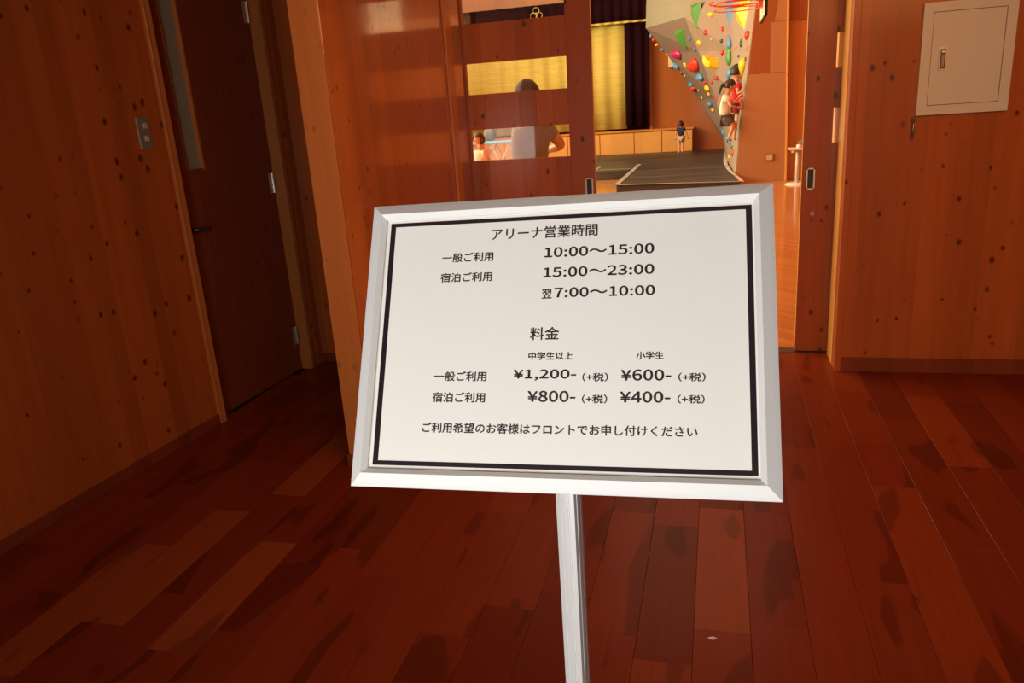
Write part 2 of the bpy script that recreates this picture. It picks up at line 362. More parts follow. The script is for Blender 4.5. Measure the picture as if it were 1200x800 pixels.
def tint(name, rough, noise=.1, nscale=20):
    m, N, L, P = mat_new(name); oi = N.new('ShaderNodeObjectInfo'); t = N.new('ShaderNodeTexCoord')
    n = N.new('ShaderNodeTexNoise'); n.inputs['Scale'].default_value = nscale; L.new(t.outputs['Object'], n.inputs['Vector'])
    a = 1-noise; b = 1+noise
    L.new(mixc(N, L, 1.0, mixc(N, L, n.outputs['Fac'], (a,a,a), (b,b,b)), oi.outputs['Color'], 'MULTIPLY'), P.inputs['Base Color'])
    P.inputs['Roughness'].default_value = rough; return m
M['hold'] = tint('moulded_resin', .45, .12)
M['cwall'] = tint('textured_climbing_panel', .75, .10, 6)
M['cloth'] = tint('cotton_cloth', .85, .15)

# ------------------------------------------------------------------ the setting: entry hall
LWX = lambda y: -2.66+.065*(y-4.42)
fl = struct(BX(-3.6, 4.2, -4.2, 4.93, -.08, -.02).build('floor', M['subfloor']))
# individual floor planks (seams 0.172 m apart, running towards the arena)
PW = .172; X0 = -.058
base_cols = [(.235,.036,.010), (.20,.029,.008), (.265,.044,.012), (.165,.024,.007), (.22,.032,.009), (.30,.062,.017)]
given = {0: [1.34, 2.109, 2.879, 3.55], -10: [.95, 1.722, 2.38, 3.15], -12: [1.02, 1.81, 2.588, 3.36], -13: [.75, 1.53, 2.29, 3.05], 4: [.95,1.70,2.391,3.15,3.574], -11: [1.2, 2.0, 2.75, 3.5],
         -1: [1.94, 2.72, 3.5], -4: [1.35, 2.12, 2.9, 3.6], -6: [1.4, 2.154, 2.9, 3.7], 3: [1.7,2.45,3.22,3.532], 2: [1.3,2.05,2.756,3.5], 5: [1.05,1.9,2.70,3.2,3.9], 6: [1.7,2.469,3.375], 7: [1.3,2.05,2.8,3.375]}
tones = {(0,2): 5, (-10,2): 5, (-12,2): 5, (-13,2): 5, (-11,3): 5, (-4,1): 3, (-6,2): 0, (2,2): 0, (4,3): 2, (-8,2): 0}
rnd = random.Random(11)
for k in range(-17, 13):
    xs, xe = X0+k*PW, X0+(k+1)*PW
    js = [.12]
    if k in given: js += given[k]
    else: js.append(.35+rnd.random()*.6)
    while js[-1] < 4.93-.4: js.append(js[-1]+.66+rnd.random()*.2)
    js = [j for j in js if j < 4.75]+[4.925]
    for i in range(len(js)-1):
        c = base_cols[tones.get((k, i), rnd.choice([0,0,1,1,2,3,4,4]))]
        y0, y1 = js[i], js[i+1]
        if xe < LWX(y0)-.03: continue
        xx = max(xs, LWX((y0+y1)/2)-.05)
        MB().box(xx+.0004, xe-.0004, y0+.0002, y1-.0002, -.02, rnd.uniform(-.0003,.0003)).build('floor_plank', M['plank'], fl, bevel=.0007, color=c)
BX(-3.6, 4.2, -4.2, .119, -.02, 0).build('floor_plank', M['plank'], fl, color=base_cols[0])

H_ENTRY = 2.62
# left wall: slightly off parallel, opening for the side door between y 3.53 and 4.44, head at 2.42
def wq(y0, y1, z0, z1, t=.14, d0=0):
    m = MB(); a, b = LWX(y0)+d0, LWX(y1)+d0
    m.prism([(a,y0,z0),(b,y1,z0),(b,y1,z1),(a,y0,z1)], (-t,0,0)); return m
lw = wq(-4.2, 3.53, 0, H_ENTRY)
lw.add(*(lambda q: (q.v, q.f))(wq(3.53, 4.44, 2.42, H_ENTRY))); lw.add(*(lambda q: (q.v, q.f))(wq(4.44, 4.62, 0, H_ENTRY)))
wall_left = struct(lw.build('wall_left', M['wall']))
struct(wq(-4.2, 3.50, 0, .058, .012, .010).build('baseboard_left', M['base'], bevel=.002))
# casing round the side door
t1 = struct(wq(3.485, 3.532, 0, 2.47, .03, .016).build('trim_1', M['trimw'], bevel=.003))
struct(wq(4.436, 4.475, 0, 2.47, .09, .012).build('trim_2', M['trimw'], bevel=.003))
struct(wq(3.532, 4.436, 2.42, 2.47, .09, .012).build('trim_3', M['trimw'], bevel=.003))
# side door with slim frosted light
dd = -.062
d1 = empty('door_1', (LWX(4.43)+dd, 4.43, 0)); struct(d1)
def dq(y0, y1, z0, z1, t=.035, e=0):
    return wq(y0, y1, z0, z1, t, dd+e)
m = MB()
for a in ((3.545,3.675,.006,2.40),(3.815,4.43,.006,2.40),(3.675,3.815,.006,1.395)):
    q = dq(*a); m.add(q.v, q.f)
m.build('door_panel', M['door'], d1)
dq(3.675, 3.815, 1.395, 2.40, .006, -.016).build('frosted_pane', M['frost'], d1)
dq(3.803, 3.817, 1.385, 2.40, .03, .004).build('glazing_bead', M['trimw'], d1, bevel=.001)
dq(3.673, 3.683, 1.385, 2.40, .03, .004).build('glazing_bead', M['door'], d1, bevel=.001)
dq(3.683, 3.803, 1.385, 1.397, .03, .004).build('glazing_bead', M['door'], d1, bevel=.001)
for z0 in (.185, 1.19, 2.19):
    hx = LWX(4.425)+dd+.006
    hg = MB().tube([(hx,4.418,z0),(hx,4.418,z0+.12)], .0085, 10).build('hinge', M['steel'], d1, smooth=False)
    dq(4.385, 4.415, z0, z0+.12, .004, .004).build('hinge_leaf', M['steel'], hg)
hx = LWX(3.60)+dd
rose = dq(3.585, 3.625, 1.01, 1.13, .008, .007).build('handle_plate', M['darksteel'], d1, bevel=.002)
MB().tube([(hx,3.605,1.085),(hx+.05,3.605,1.085),(hx+.055,3.63,1.083),(hx+.055,3.72,1.075)], [.009,.009,.0095,.008], 12).build('lever', M['darksteel'], rose, smooth=True)
# switch plate on the left wall
sw = empty('light_switch', (LWX(3.345)+.001, 3.345, 1.53))
wq(3.303, 3.385, 1.53, 1.68, .008, .009).build('plate', M['plate'], sw, bevel=.002)
for z in (1.625, 1.565): wq(3.337, 3.362, z, z+.026, .006, .014).build('switch_button', M['button'], sw, bevel=.001)
tag(sw, 'small grey metal switch plate with two square buttons on dark left wall', 'switch')

# stub wall facing the camera between the left wall and the pier
struct(BX(-2.72, -1.69, 4.6, 4.72, 0, H_ENTRY).build('wall_back_left', M['wall']))
struct(BX(-2.68, -1.70, 4.588, 4.6, 0, .06).build('baseboard_back_left', M['base'], bevel=.002))
# pier: wall running to the sliding door, its end faces the camera
struct(BX(-1.70, -1.567, 3.072, 4.935, 0, H_ENTRY).build('wall_pier', M['pier'], bevel=.004))
struct(BX(-1.70, -1.567, 3.062, 3.072, .062, H_ENTRY).build('trim_10', M['trimw'], bevel=.003))
pb = MB().box(-1.712, -1.555, 3.06, 3.072, 0, .062).box(-1.567, -1.555, 3.072, 4.59, 0, .062).box(-1.712, -1.70, 3.072, 4.6, 0, .062)
struct(pb.build('baseboard_pier', M['base']))
struct(BX(-1.567, -1.548, 4.60, 4.705, 0, H_ENTRY).build('trim_4', M['trimw'], bevel=.003))
# right wall facing the camera, with end board and lit jamb
struct(BX(.673, 4.1, 4.6, 4.72, 0, H_ENTRY).build('wall_right', M['wall'], bevel=.003))
struct(BX(.6735, .708, 4.595, 4.6, 0, H_ENTRY).build('trim_5', M['wall'], bevel=.002))
struct(BX(.708, 4.1, 4.588, 4.6, 0, .085).build('baseboard_right', M['base'], bevel=.002))
struct(BX(.673, .71, 4.72, 4.93, 0, H_ENTRY).build('trim_6', M['jamb'], bevel=.001))
struct(BX(.663, .71, 5.03, 5.42, 0, H_ENTRY).build('trim_7', M['jamb'], bevel=.001))
struct(BX(-1.567, .665, 4.72, 5.05, 2.55, H_ENTRY).build('trim_8', M['wall']))
# threshold track
struct(BX(-1.567, .70, 4.925, 5.03, -.02, .004).build('threshold', M['darksteel'], bevel=.001))
# ceiling, far right side wall and the wall behind the camera (glazed entrance)
struct(BX(-3.6, 4.2, -4.2, 5.05, H_ENTRY, H_ENTRY+.1).build('ceiling', M['ceil']))
struct(BX(4.05, 4.2, -4.2, 4.7, 0, H_ENTRY).build('wall_far_right', M['wall']))
struct(MB().box(-3.6, -1.6, -4.3, -4.2, 0, H_ENTRY).box(1.4, 4.2, -4.3, -4.2, 0, H_ENTRY).box(-1.6, 1.4, -4.3, -4.2, 2.3, H_ENTRY).build('wall_entrance', M['wall']))

# ------------------------------------------------------------------ sliding doors
slots = [(1.285,1.482),(1.698,1.886),(2.118,2.306)]
def board_row(parent, x0, x1, z0, z1, rs, w=.112):
    x = x0
    while x < x1-1e-4:
        xe = min(x+w, x1); 
        if x1-xe < .03: xe = x1
        BX(x+.0002, xe-.0002, 4.95+rs.uniform(0,.0004), 4.986, z0, z1).build('board', M['leafb'], parent, bevel=.0004, color=rs.choice(leafcols)); x = xe
def leafb():
    m = wood('varnished_leaf_board', (.50,.130,.032), (.33,.070,.015), lam=.5)
    N, L = m.node_tree.nodes, m.node_tree.links; P = N['Principled BSDF']
    src = P.inputs['Base Color'].links[0].from_socket; oi = N.new('ShaderNodeObjectInfo')
    L.new(mixc(N, L, 1.0, src, oi.outputs['Color'], 'MULTIPLY'), P.inputs['Base Color']); return m
M['leafb'] = leafb()
leafcols = [(.85,.85,.85),(1,1,1),(1.12,1.2,1.3),(.95,.9,.9),(1.05,1.1,1.15)]
def sliding(xa, xb, s0, s1, pull_x, seed):
    """leaf from xa to xb with slots between s0 and s1"""
    rs = random.Random(seed)
    d = empty('door_%d' % seed, ((xa+xb)/2, 4.968, 0)); struct(d)
    for a, b in ((xa, s0), (s1, xb)): BX(a, b, 4.948, 4.988, .008, 2.54).build('stile', M['leafb'], d, bevel=.0015, color=(.93,.9,.9))
    ex_ = xb if xb < 0 else xa; BX(ex_-.0008, ex_+.0008, 4.951, 4.985, .012, 2.53).build('lit_edge', M['jamb'], d)  # pale strip added to paint arena light on the leaf edge
    zs = [.008]+[z for s in slots for z in s]+[2.54]
    for i in range(0, len(zs), 2): board_row(d, s0, s1, zs[i], zs[i+1], rs)
    for z0, z1 in slots: BX(s0, s1, 4.966, 4.969, z0, z1).build('pane', M['clear'], d)
    p = MB(); fx0, fx1, z0, z1 = pull_x-.024, pull_x+.024, 1.02, 1.146; t = .0075
    for b in ((fx0,fx1,z0,z0+t),(fx0,fx1,z1-t,z1),(fx0,fx0+t,z0,z1),(fx1-t,fx1,z0,z1)): p.box(b[0],b[1],4.943,4.95,b[2],b[3])
    pl = p.build('pull_frame', M['white'], d)
    BX(fx0+t, fx1-t, 4.9468, 4.949, z0+t, z1-t).build('pull_recess', M['black'], pl)
    return d
dl = sliding(-2.30, -.750, -1.556, -.905, -.790, 2)
dr = sliding(.485, 1.95, .643, 1.80, .533, 3)
lk = MB().tube([(.552,4.9475,.877),(.552,4.943,.877)], .012, 14).build('lock_cylinder', M['steel'], dr)
BX(.545,.559,4.9425,4.9435,.874,.880).build('keyhole', M['black'], lk)

# ------------------------------------------------------------------ cream cabinet in the right wall
cb = empty('electrical_cabinet', (1.205, 4.6, 1.424))
m = MB()
for b in ((.996,1.417,1.424,1.470),(.996,1.417,1.921,1.966),(.996,1.042,1.470,1.921),(1.371,1.417,1.470,1.921)): m.box(b[0],b[1],4.572,4.6,b[2],b[3])
m.build('frame', M['cream'], cb)
BX(1.042,1.371,4.590,4.6,1.470,1.921).build('recess', M['black'], cb)
cd = BX(1.0445,1.3685,4.574,4.592,1.4725,1.9185).build('door', M['cream'], cb, bevel=.001)
h = BX(1.080,1.117,4.570,4.575,1.640,1.752).build('latch_plate', M['steel'], cd, bevel=.001)
h2 = BX(1.086,1.111,4.5685,4.5705,1.648,1.744).build('latch_recess', M['darksteel'], cd)
BX(1.088,1.109,4.563,4.570,1.722,1.738).build('latch_button', M['steel'], cd, bevel=.002)
BX(1.091,1.106,4.565,4.570,1.655,1.716).build('latch_tongue', M['plate'], cd, bevel=.002)
tag(cb, 'cream painted steel wall cabinet with a small recessed latch on the right wooden wall', 'cabinet')
hk = empty('hanging_catch', (.989, 4.6, 1.305))
BX(.981,.998,4.592,4.6,1.305,1.412).build('backplate', M['darksteel'], hk, bevel=.002)
MB().tube([(.990,4.588,1.395),(.990,4.580,1.385),(.990,4.580,1.335),(.990,4.588,1.325)], .0035, 8).build('pin', M['steel'], hk, smooth=True)
tag(hk, 'slim dark metal catch on the wall just below the cream cabinet', 'catch')

# ------------------------------------------------------------------ notice stand
SCN = Vector((-.1683,.7897,1.3564)); EX = Vector((.9997,.0145,.019)).normalized()
EY = Vector((-.0237,.4953,.8684)); EY = (EY-EX*EY.dot(EX)).normalized(); EZ = EX.cross(EY)
S = lambda u, v, h=0: SCN+EX*u+EY*v+EZ*h
st = empty('notice_stand', (-.161, .775, 0))
tag(st, 'aluminium floor stand with a tilted framed white notice of opening hours and fees', 'sign')
HW, HH = .2293, .1663
prof = [(0,-.012),(0,.0015),(.0042,.0045),(.0148,.0115),(.0202,.0058),(.0202,-.012)]
corners = [(-1,-1),(1,-1),(1,1),(-1,1)]
for i in range(4):
    a, b = corners[i], corners[(i+1)%4]; vs = []
    for c in (a, b):
        for d, hh in prof: vs.append(S(c[0]*(HW-d), c[1]*(HH-d), hh))
    n = len(prof)
    MB().add(vs, [(j,(j+1)%n,n+(j+1)%n,n+j) for j in range(n)]+[tuple(range(n)), tuple(range(2*n-1,n-1,-1))]).build('frame_rail', M['alu'], st)
def plate(u0,u1,v0,v1,h0,h1):
    return MB().prism([S(u0,v0,h0),S(u1,v0,h0),S(u1,v1,h0),S(u0,v1,h0)], EZ*(h1-h0))
plate(-.212,.212,-.149,.149,-.011,.0015).build('back_panel', M['alu'], st)
pap = plate(-.2095,.2095,-.1465,.1465,.0016,.0030).build('notice_sheet', M['paper'], st)
bu0,bu1,bv0,bv1 = -.2045,.2070,-.1422,.1424; iu0,iu1,iv0,iv1 = -.1982,.2008,-.1371,.1377
m = MB()
for q in ((bu0,bu1,bv0,iv0),(bu0,bu1,iv1,bv1),(bu0,iu0,iv0,iv1),(iu1,bu1,iv0,iv1)):
    p = plate(*q, .0030, .0032); m.add(p.v, p.f)
m.build('printed_border', M['border'], pap)
try:
    CJK = bpy.data.fonts.load(bpy.utils.system_resource('DATAFILES', path='fonts')+'/Noto Sans CJK Regular.woff2')
except Exception:
    CJK = None
def text_line(body, u0, u1, v0, v1, bold):
    cu = bpy.data.curves.new('lettering', 'FONT'); cu.body = body; cu.size = 1.0
    cu.resolution_u = 3
    if CJK: cu.font = CJK
    o = bpy.data.objects.new('lettering', cu); COL.objects.link(o)
    dg = bpy.context.evaluated_depsgraph_get(); dg.update()
    me = bpy.data.meshes.new_from_object(o.evaluated_get(dg)); COL.objects.unlink(o); bpy.data.objects.remove(o)
    xs = [v.co.x for v in me.vertices]; ys = [v.co.y for v in me.vertices]
    xa, xb, ya, yb = min(xs), max(xs), min(ys), max(ys)
    off = WL[pap.name]
    # heavier stroke: the outline is laid down again with tiny shifts
    e = .00042 if bold else .00024; out = MB(); nf = [tuple(p.vertices) for p in me.polygons]
    for n, (du, dv) in enumerate(((0,0),(e,0),(-e,0),(0,e*.8),(0,-e*.8))):
        out.add([S(u0+e+(v.co.x-xa)/(xb-xa)*(u1-u0-2*e)+du, v0+e+(v.co.y-ya)/(yb-ya)*(v1-v0-2*e)+dv, .00335+n*.00002)-off for v in me.vertices], nf)
    me = bpy.data.meshes.new('lettering'); me.from_pydata(out.v, [], out.f)
    me.materials.append(M['ink'])
    t = bpy.data.objects.new('lettering', me); COL.objects.link(t); t.parent = pap
    return t
for a in TEXT: text_line(*a)
# post: grooved extrusion
pc = Vector((-.1605,.775,0)); R0 = .0122
pts = []
for i in range(72):
    t = 2*PI*i/72
    r = R0/max(abs(math.cos(t)), abs(math.sin(t)))**.75
    if i % 9 in (4,): r -= .0016
    ang = t+math.radians(-14)
    pts.append((pc.x+r*math.cos(ang), pc.y+r*math.sin(ang), .012))
MB().prism(pts, (0,0,1.235)).build('post', M['postalu'], st)
MB().tube([(pc.x,.775,.012),(pc.x,.775,.05)], [.03,.024], 20).build('post_collar', M['alu'], st)
MB().box(-.36,.04,.64,.94,0,.012).build('base_plate', M['alu'], st, bevel=.004)
q = [S(-.03,-.05,-.012), S(.045,-.05,-.012), S(.045,.06,-.012), S(-.03,.06,-.012)]
MB().prism(q, -EZ*.012).build('tilt_bracket', M['darksteel'], st)
MB().tube([(pc.x-.02,.775,1.235),(pc.x+.02,.775,1.235)], .010, 12).build('tilt_knob', M['rubber'], st)

pf = MB().prism([(-.012+-0.003, 2.068, .0006),(.004+-0.003, 2.068-.006, .0006),(.016+-0.003, 2.068+.004, .0006),(.002+-0.003, 2.068+.008, .0006)], (0,0,.002)).build('paper_scrap', M['paper'])
tag(pf, 'tiny pale scrap of paper lying on the red floorboards right of the post', 'litter')

# ------------------------------------------------------------------ arena shell
struct(BX(-13, 5, 5.03, 24.2, -.06, 0).build('floor_arena', M['arenafloor']))
struct(BX(-13, -1.78, 5.0, 5.1, 0, 7).build('wall_arena_near_left', M['arena']))
struct(BX(.71, 5, 5.0, 5.1, 0, 7).build('wall_arena_near_right', M['arena']))
struct(BX(-1.78, .71, 5.0, 5.1, 2.56, 7).build('wall_arena_over_door', M['arena']))
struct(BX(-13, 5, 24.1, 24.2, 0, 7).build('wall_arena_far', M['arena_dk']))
struct(BX(4.6, 4.7, 5.1, 24.1, 0, 7).build('wall_arena_right', M['arena']))
struct(BX(-13, -12.9, 5.1, 24.1, 0, 7).build('wall_arena_left', M['arena']))
struct(BX(-13, 5, 5.0, 24.2, 7, 7.1).build('ceiling_arena', M['arena']))
# stage wall with curtain opening
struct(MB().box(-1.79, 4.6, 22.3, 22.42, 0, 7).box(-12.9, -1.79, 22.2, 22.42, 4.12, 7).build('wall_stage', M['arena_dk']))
# stage: body, top and front panels
sg = empty('stage', (-6.5, 21.95, 0))
BX(-12.9, -.66, 21.93, 22.28, 0, .76).build('stage_body', M['arena'], sg)
BX(-12.9, -.63, 21.88, 22.28, .76, .81).build('stage_top', M['arena'], sg, bevel=.004)
xs = [-.66,-1.47,-2.22,-3.16,-4.07,-4.98,-5.9,-6.8,-7.7]
for i in range(8):
    a, b = xs[i+1], xs[i]
    BX(a+.012, b-.012, 21.905, 21.93, .03, .735).build('front_panel', M['stage'], sg, bevel=.004)
tag(sg, 'low pale wooden stage with square front panels against the far arena wall', 'stage')
# drapes
def drape(name, x0, x1, z0, z1, y, mat, amp, per, parent=None, n=None):
    n = n or int((x1-x0)/per*8); vs = []; fs = []
    for i in range(n+1):
        x = x0+(x1-x0)*i/n; dy = amp*math.sin(2*PI*x/per)+amp*.4*math.sin(2*PI*x/per*.37+1)
        for j, z in enumerate((z0, (z0+z1)/2, z1)): vs.append((x, y+dy*(1.15-.25*j), z))
    for i in range(n):
        for j in range(2): a = i*3+j; fs.append((a, a+3, a+4, a+1))
    o = MB().add(vs, fs).build(name, mat, parent, smooth=True)
    so = o.modifiers.new('thickness', 'SOLIDIFY'); so.thickness = .012
    return o
tag(drape('stage_curtain', -10.5, -2.43, .86, 3.75, 22.12, M['curtain'], .035, .42), 'bright yellow curtain hanging behind the stage opening', 'curtain')
tag(drape('side_drape', -2.43, -1.80, .90, 3.72, 22.05, M['purple'], .05, .28), 'dark purple drape at the right side of the yellow curtain', 'curtain')
vl = drape('curtain_valance', -10.5, -1.80, 3.60, 4.20, 21.93, M['purple'], .03, .25)
tag(vl, 'dark purple valance across the top of the stage with a pale flower crest', 'valance')
drape('valance_fringe', -10.5, -1.80, 3.545, 3.60, 21.93, M['curtain'], .03, .25, vl)
# crest: three looped petals and a small leaf
m = MB(); cx, cz = -4.76, 3.98
for a in (90, 210, 330):
    px, pz = cx+.095*math.cos(math.radians(a)), cz+.085*math.sin(math.radians(a))
    m.tube([(px+.085*math.cos(2*PI*k/16), 21.86, pz+.075*math.sin(2*PI*k/16)) for k in range(17)],   .009, 6)
m.tube([(cx+.02,21.86,cz-.06),(cx+.05,21.86,cz+.0),(cx-.01,21.86,cz+.03)], .012, 6)
m.build('crest', M['curtain'], vl)
wb = BX(-1.30, -1.16, 22.14, 22.3, 2.36, 2.78).build('wall_speaker', M['cream'], bevel=.01)
tag(wb, 'small pale box mounted on the orange wall beside the climbing wall', 'speaker')
struct(BX(-1.82, -1.74, 22.22, 22.3, .8, 4.12).build('trim_9', M['arena'], bevel=.004))

# ------------------------------------------------------------------ climbing wall
cw = empty('climbing_wall', (.3, 17.5, 0))
tag(cw, 'tall overhanging grey-pink climbing wall studded with coloured holds', 'climbing wall')
seccol = [(.30,.255,.215), (.27,.21,.18), (.165,.125,.11)]  # far section coloured darker to stand in for shade from its facing
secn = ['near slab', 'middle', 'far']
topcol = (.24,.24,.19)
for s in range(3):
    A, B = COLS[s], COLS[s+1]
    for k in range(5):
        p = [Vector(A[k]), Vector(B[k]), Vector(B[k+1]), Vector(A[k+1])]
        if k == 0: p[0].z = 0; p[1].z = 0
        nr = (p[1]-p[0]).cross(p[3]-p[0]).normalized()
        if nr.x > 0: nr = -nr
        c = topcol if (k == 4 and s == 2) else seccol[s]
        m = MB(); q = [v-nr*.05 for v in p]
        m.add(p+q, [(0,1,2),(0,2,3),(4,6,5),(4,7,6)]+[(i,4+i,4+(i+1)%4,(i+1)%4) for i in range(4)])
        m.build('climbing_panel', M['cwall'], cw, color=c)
# upper box that closes the far section
m = MB(); a, b = Vector(COLS[2][4]), Vector(COLS[3][4]); a2, b2 = Vector(COLS[2][5]), Vector(COLS[3][5])
m.add([b, b2, (b2.x+1.6, 20.6, b2.z), (b.x+1.8, 20.6, b.z)], [(0,1,2,3)])
m.build('end_cladding', M['cwall'], cw, color=(.5,.4,.3))
# plywood end of the wall, facing the doorway, in boards
NE = COLS[0]
def endb(pts, mat, y=15.19, t=.03):
    MB().prism([(x, y, z) for x, z in pts], (0, t, 0)).build('plywood_board', mat, cw, bevel=.003)
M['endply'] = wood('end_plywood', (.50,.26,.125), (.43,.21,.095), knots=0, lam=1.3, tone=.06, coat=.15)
M['endply_shadow'] = wood('end_plywood_shadowed', (.38,.125,.040), (.32,.10,.03), knots=0, lam=1.3, tone=.06, coat=.15)  # darker tone stands in for the backboard's shadow on the plywood
endb([(NE[0][0]+.01,0),(1.19,0),(1.17,1.895),(NE[2][0]+.055,1.895),(NE[2][0]+.01,1.57),(NE[1][0]+.01,.83)], M['endply'])
endb([(.522,1.90),(.875,1.90),(.855,3.46),(.66,3.46),(NE[4][0]+.01,3.12),(NE[3][0]+.01,2.29)], M['endply_shadow'])
endb([(.88,1.90),(1.17,1.90),(1.155,2.74),(.865,2.74)], M['endply'])
endb([(.864,2.745),(.93,2.745),(1.03,3.46),(.858,3.46)], M['endply_shadow'])
endb([(.935,2.745),(1.155,2.745),(1.14,3.46),(1.035,3.46)], M['endply'])
endb([(1.19,0),(1.225,0),(1.16,3.46),(1.128,3.46)], M['jamb'], y=15.15, t=.06)
endb([(1.225,0),(4.59,0),(4.59,2.74),(1.19,2.74)], M['arena'], y=15.30)  # stretched out of view to brighten the bands reflected in the pier
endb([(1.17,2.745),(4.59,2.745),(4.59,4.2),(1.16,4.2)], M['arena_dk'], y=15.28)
so = BX(.845, .985, 15.165, 15.19, .37, .50).build('outlet_plate', M['arena_dk'], cw, bevel=.004)
BX(.862, .970, 15.155, 15.166, .385, .485).build('outlet_cover', M['button'], so, bevel=.003)
HC = dict(green=(.06,.27,.05), red=(.62,.035,.02), yellow=(.82,.55,.02), navy=(.02,.045,.07), blue=(.07,.27,.55), darkgreen=(.015,.08,.035), magenta=(.36,.01,.13))
rh = random.Random(4)
for p, nr, wd, ht, c, kind in HOLDS:
    p = Vector(p); nr = Vector(nr).normalized(); side = nr.cross(Vector((0,0,1))).normalized(); upv = side.cross(nr).normalized()
    # apparent width is foreshortened along the wall, so part of it is real depth off the wall
    dep = wd*.45; hw = wd*(1.15 if kind == 'wedge' else .85); hh = ht*.5
    m = MB()
    if kind == 'wedge':
        down = c in ('green', 'blue')
        vs = [p+side*hw+upv*hh*.9, p-side*hw+upv*hh*.9, p-side*(.1*hw)-upv*hh*1.05, p+nr*dep*1.1+upv*hh*.55, p+nr*dep*.8+side*hw*.3+upv*hh*.1]
        if c == 'yellow':
            vs = [p+side*hw*.8+upv*hh, p-side*hw+upv*hh*.8, p-side*hw*.5-upv*hh, p+nr*dep*1.1+upv*hh*.2, p+side*hw-upv*hh*.3]
            m.add(vs, [(0,1,3),(1,2,3),(2,4,3),(4,0,3),(0,4,2,1)])
        else: m.add(vs, [(0,1,3),(1,2,3),(2,4,3),(2,0,4),(0,3,4),(0,2,1)])
        nm = 'wall_volume'
        m.build(nm, M['hold'], cw, color=HC[c])
        continue
    if kind == 'jug':
        n = 12; vs = []
        shape = [(-1,.9),(-.4,.75),(.1,.15),(.6,.35),(1,.2),(.85,-.7),(.4,-1),(-.1,-.8),(-.6,-.5),(-1,-.1)]
        for x, y in shape: vs.append(p+side*(-x)*hw+upv*y*hh)
        for x, y in shape: vs.append(p+side*(-x)*hw*.75+upv*(y*.75+.08)*hh+nr*dep*.9)
        for x, y in shape: vs.append(p+side*(-x)*hw*.35+upv*(y*.35+.05)*hh+nr*dep*.45)
        k = len(shape); fs = [(i,(i+1)%k,k+(i+1)%k,k+i) for i in range(k)]+[(k+i,k+(i+1)%k,2*k+(i+1)%k,2*k+i) for i in range(k)]+[tuple(2*k+i for i in range(k))]
        m.add(vs, fs).build('climbing_hold', M['hold'], cw, smooth=False, color=HC[c]); continue
    a1, a2, a3 = rh.uniform(0,6), rh.uniform(0,6), rh.uniform(.12,.25)
    vs = []; fs = []; seg, rg = 9, 5
    for i in range(rg+1):
        th = PI/2*i/rg
        for q in range(seg):
            ph = 2*PI*q/seg; k = 1+a3*math.sin(2*ph+a1)+.1*math.sin(3*ph+a2)
            vs.append(p+side*math.cos(ph)*math.cos(th)*hw*k+upv*math.sin(ph)*math.cos(th)*hh*k*1.0+nr*math.sin(th)*dep*(1+.3*math.sin(ph+a2)*math.cos(th)))
    for i in range(rg):
        for q in range(seg): fs.append((i*seg+q, i*seg+(q+1)%seg, (i+1)*seg+(q+1)%seg, (i+1)*seg+q))
    fs.append(tuple(range(seg-1,-1,-1)))
    m.add(vs, fs).build('climbing_hold', M['hold'], cw, smooth=True, color=HC[c])

# ------------------------------------------------------------------ crash mats
ZM = .2
def mat_poly(parent, pts, z1, col, name='mat_panel'):
    return MB().prism([(x, y, .0) for x, y in pts], (0,0,z1)).build(name, M['tarp'], parent, bevel=.012, color=col)
cm = empty('crash_mat', (-.7, 17, 0)); tag(cm, 'large dark grey crash mat with white edging below the climbing wall', 'mat')
yl = [13.64, 15.0, 16.4, 17.9, 19.6, 21.8]
def lx(y): return -1.71 if y <= 17.7 else -2.5
def rx(y):
    K = [(13.36,.367),(14.24,.304),(15.43,.19),(17.0,.125),(18.9,.135),(22.2,.18)]
    for (y0,x0),(y1,x1) in zip(K, K[1:]):
        if y <= y1: return x0+(x1-x0)*(y-y0)/(y1-y0)
    return .23
gcol = [(.026,.027,.029),(.030,.031,.032),(.023,.024,.026),(.027,.028,.030),(.024,.025,.027)]
for i in range(5):
    y0, y1 = yl[i], yl[i+1]
    xl = -1.71 if i < 3 else -3.45
    mat_poly(cm, [(xl,y0+.004),(rx(y0)-(.0 if i else -.02),y0+.004-(.22 if i == 0 else 0)),(rx(y1),y1-.004),(xl,y1-.004)], ZM+random.uniform(-.004,.004), gcol[i])
MB().prism([(-1.75,13.62,ZM+.004),(-1.66,13.62,ZM+.004),(-1.66,17.9,ZM+.004),(-1.75,17.9,ZM+.004)], (0,0,.006)).build('edge_tape', M['tape'], cm)
MB().prism([(-1.75,13.60,ZM+.004),(.36,13.36,ZM+.004),(.36,13.42,ZM+.004),(-1.75,13.68,ZM+.004)], (0,0,.006)).build('edge_tape', M['tape'], cm)
m = MB(); ys = [13.45+i*.55 for i in range(16)]
for a, b in zip(ys, ys[1:]):
    m.add([(rx(a)-.01,a+.03,ZM+.005),(rx(a)+.07,a+.03,ZM-.01),(rx(b)+.07,b-.03,ZM-.01),(rx(b)-.01,b-.03,ZM+.005)], [(0,1,2,3)])
m.build('lacing_strip', M['white'], cm)
m2 = empty('crash_mat', (-2.6, 18, 0)); tag(m2, 'smaller dark mat beside the big crash mat, its front edge near the stage', 'mat')
mat_poly(m2, [(-3.6,16.75),(-1.80,16.75),(-1.80,17.86),(-3.6,17.86)], ZM-.01, (.026,.027,.028))
MB().box(-3.6,-1.8,17.0,17.05,ZM-.01,ZM-.004).box(-2.62,-2.56,16.75,17.86,ZM-.01,ZM-.004).build('edge_tape', M['tape'], m2)

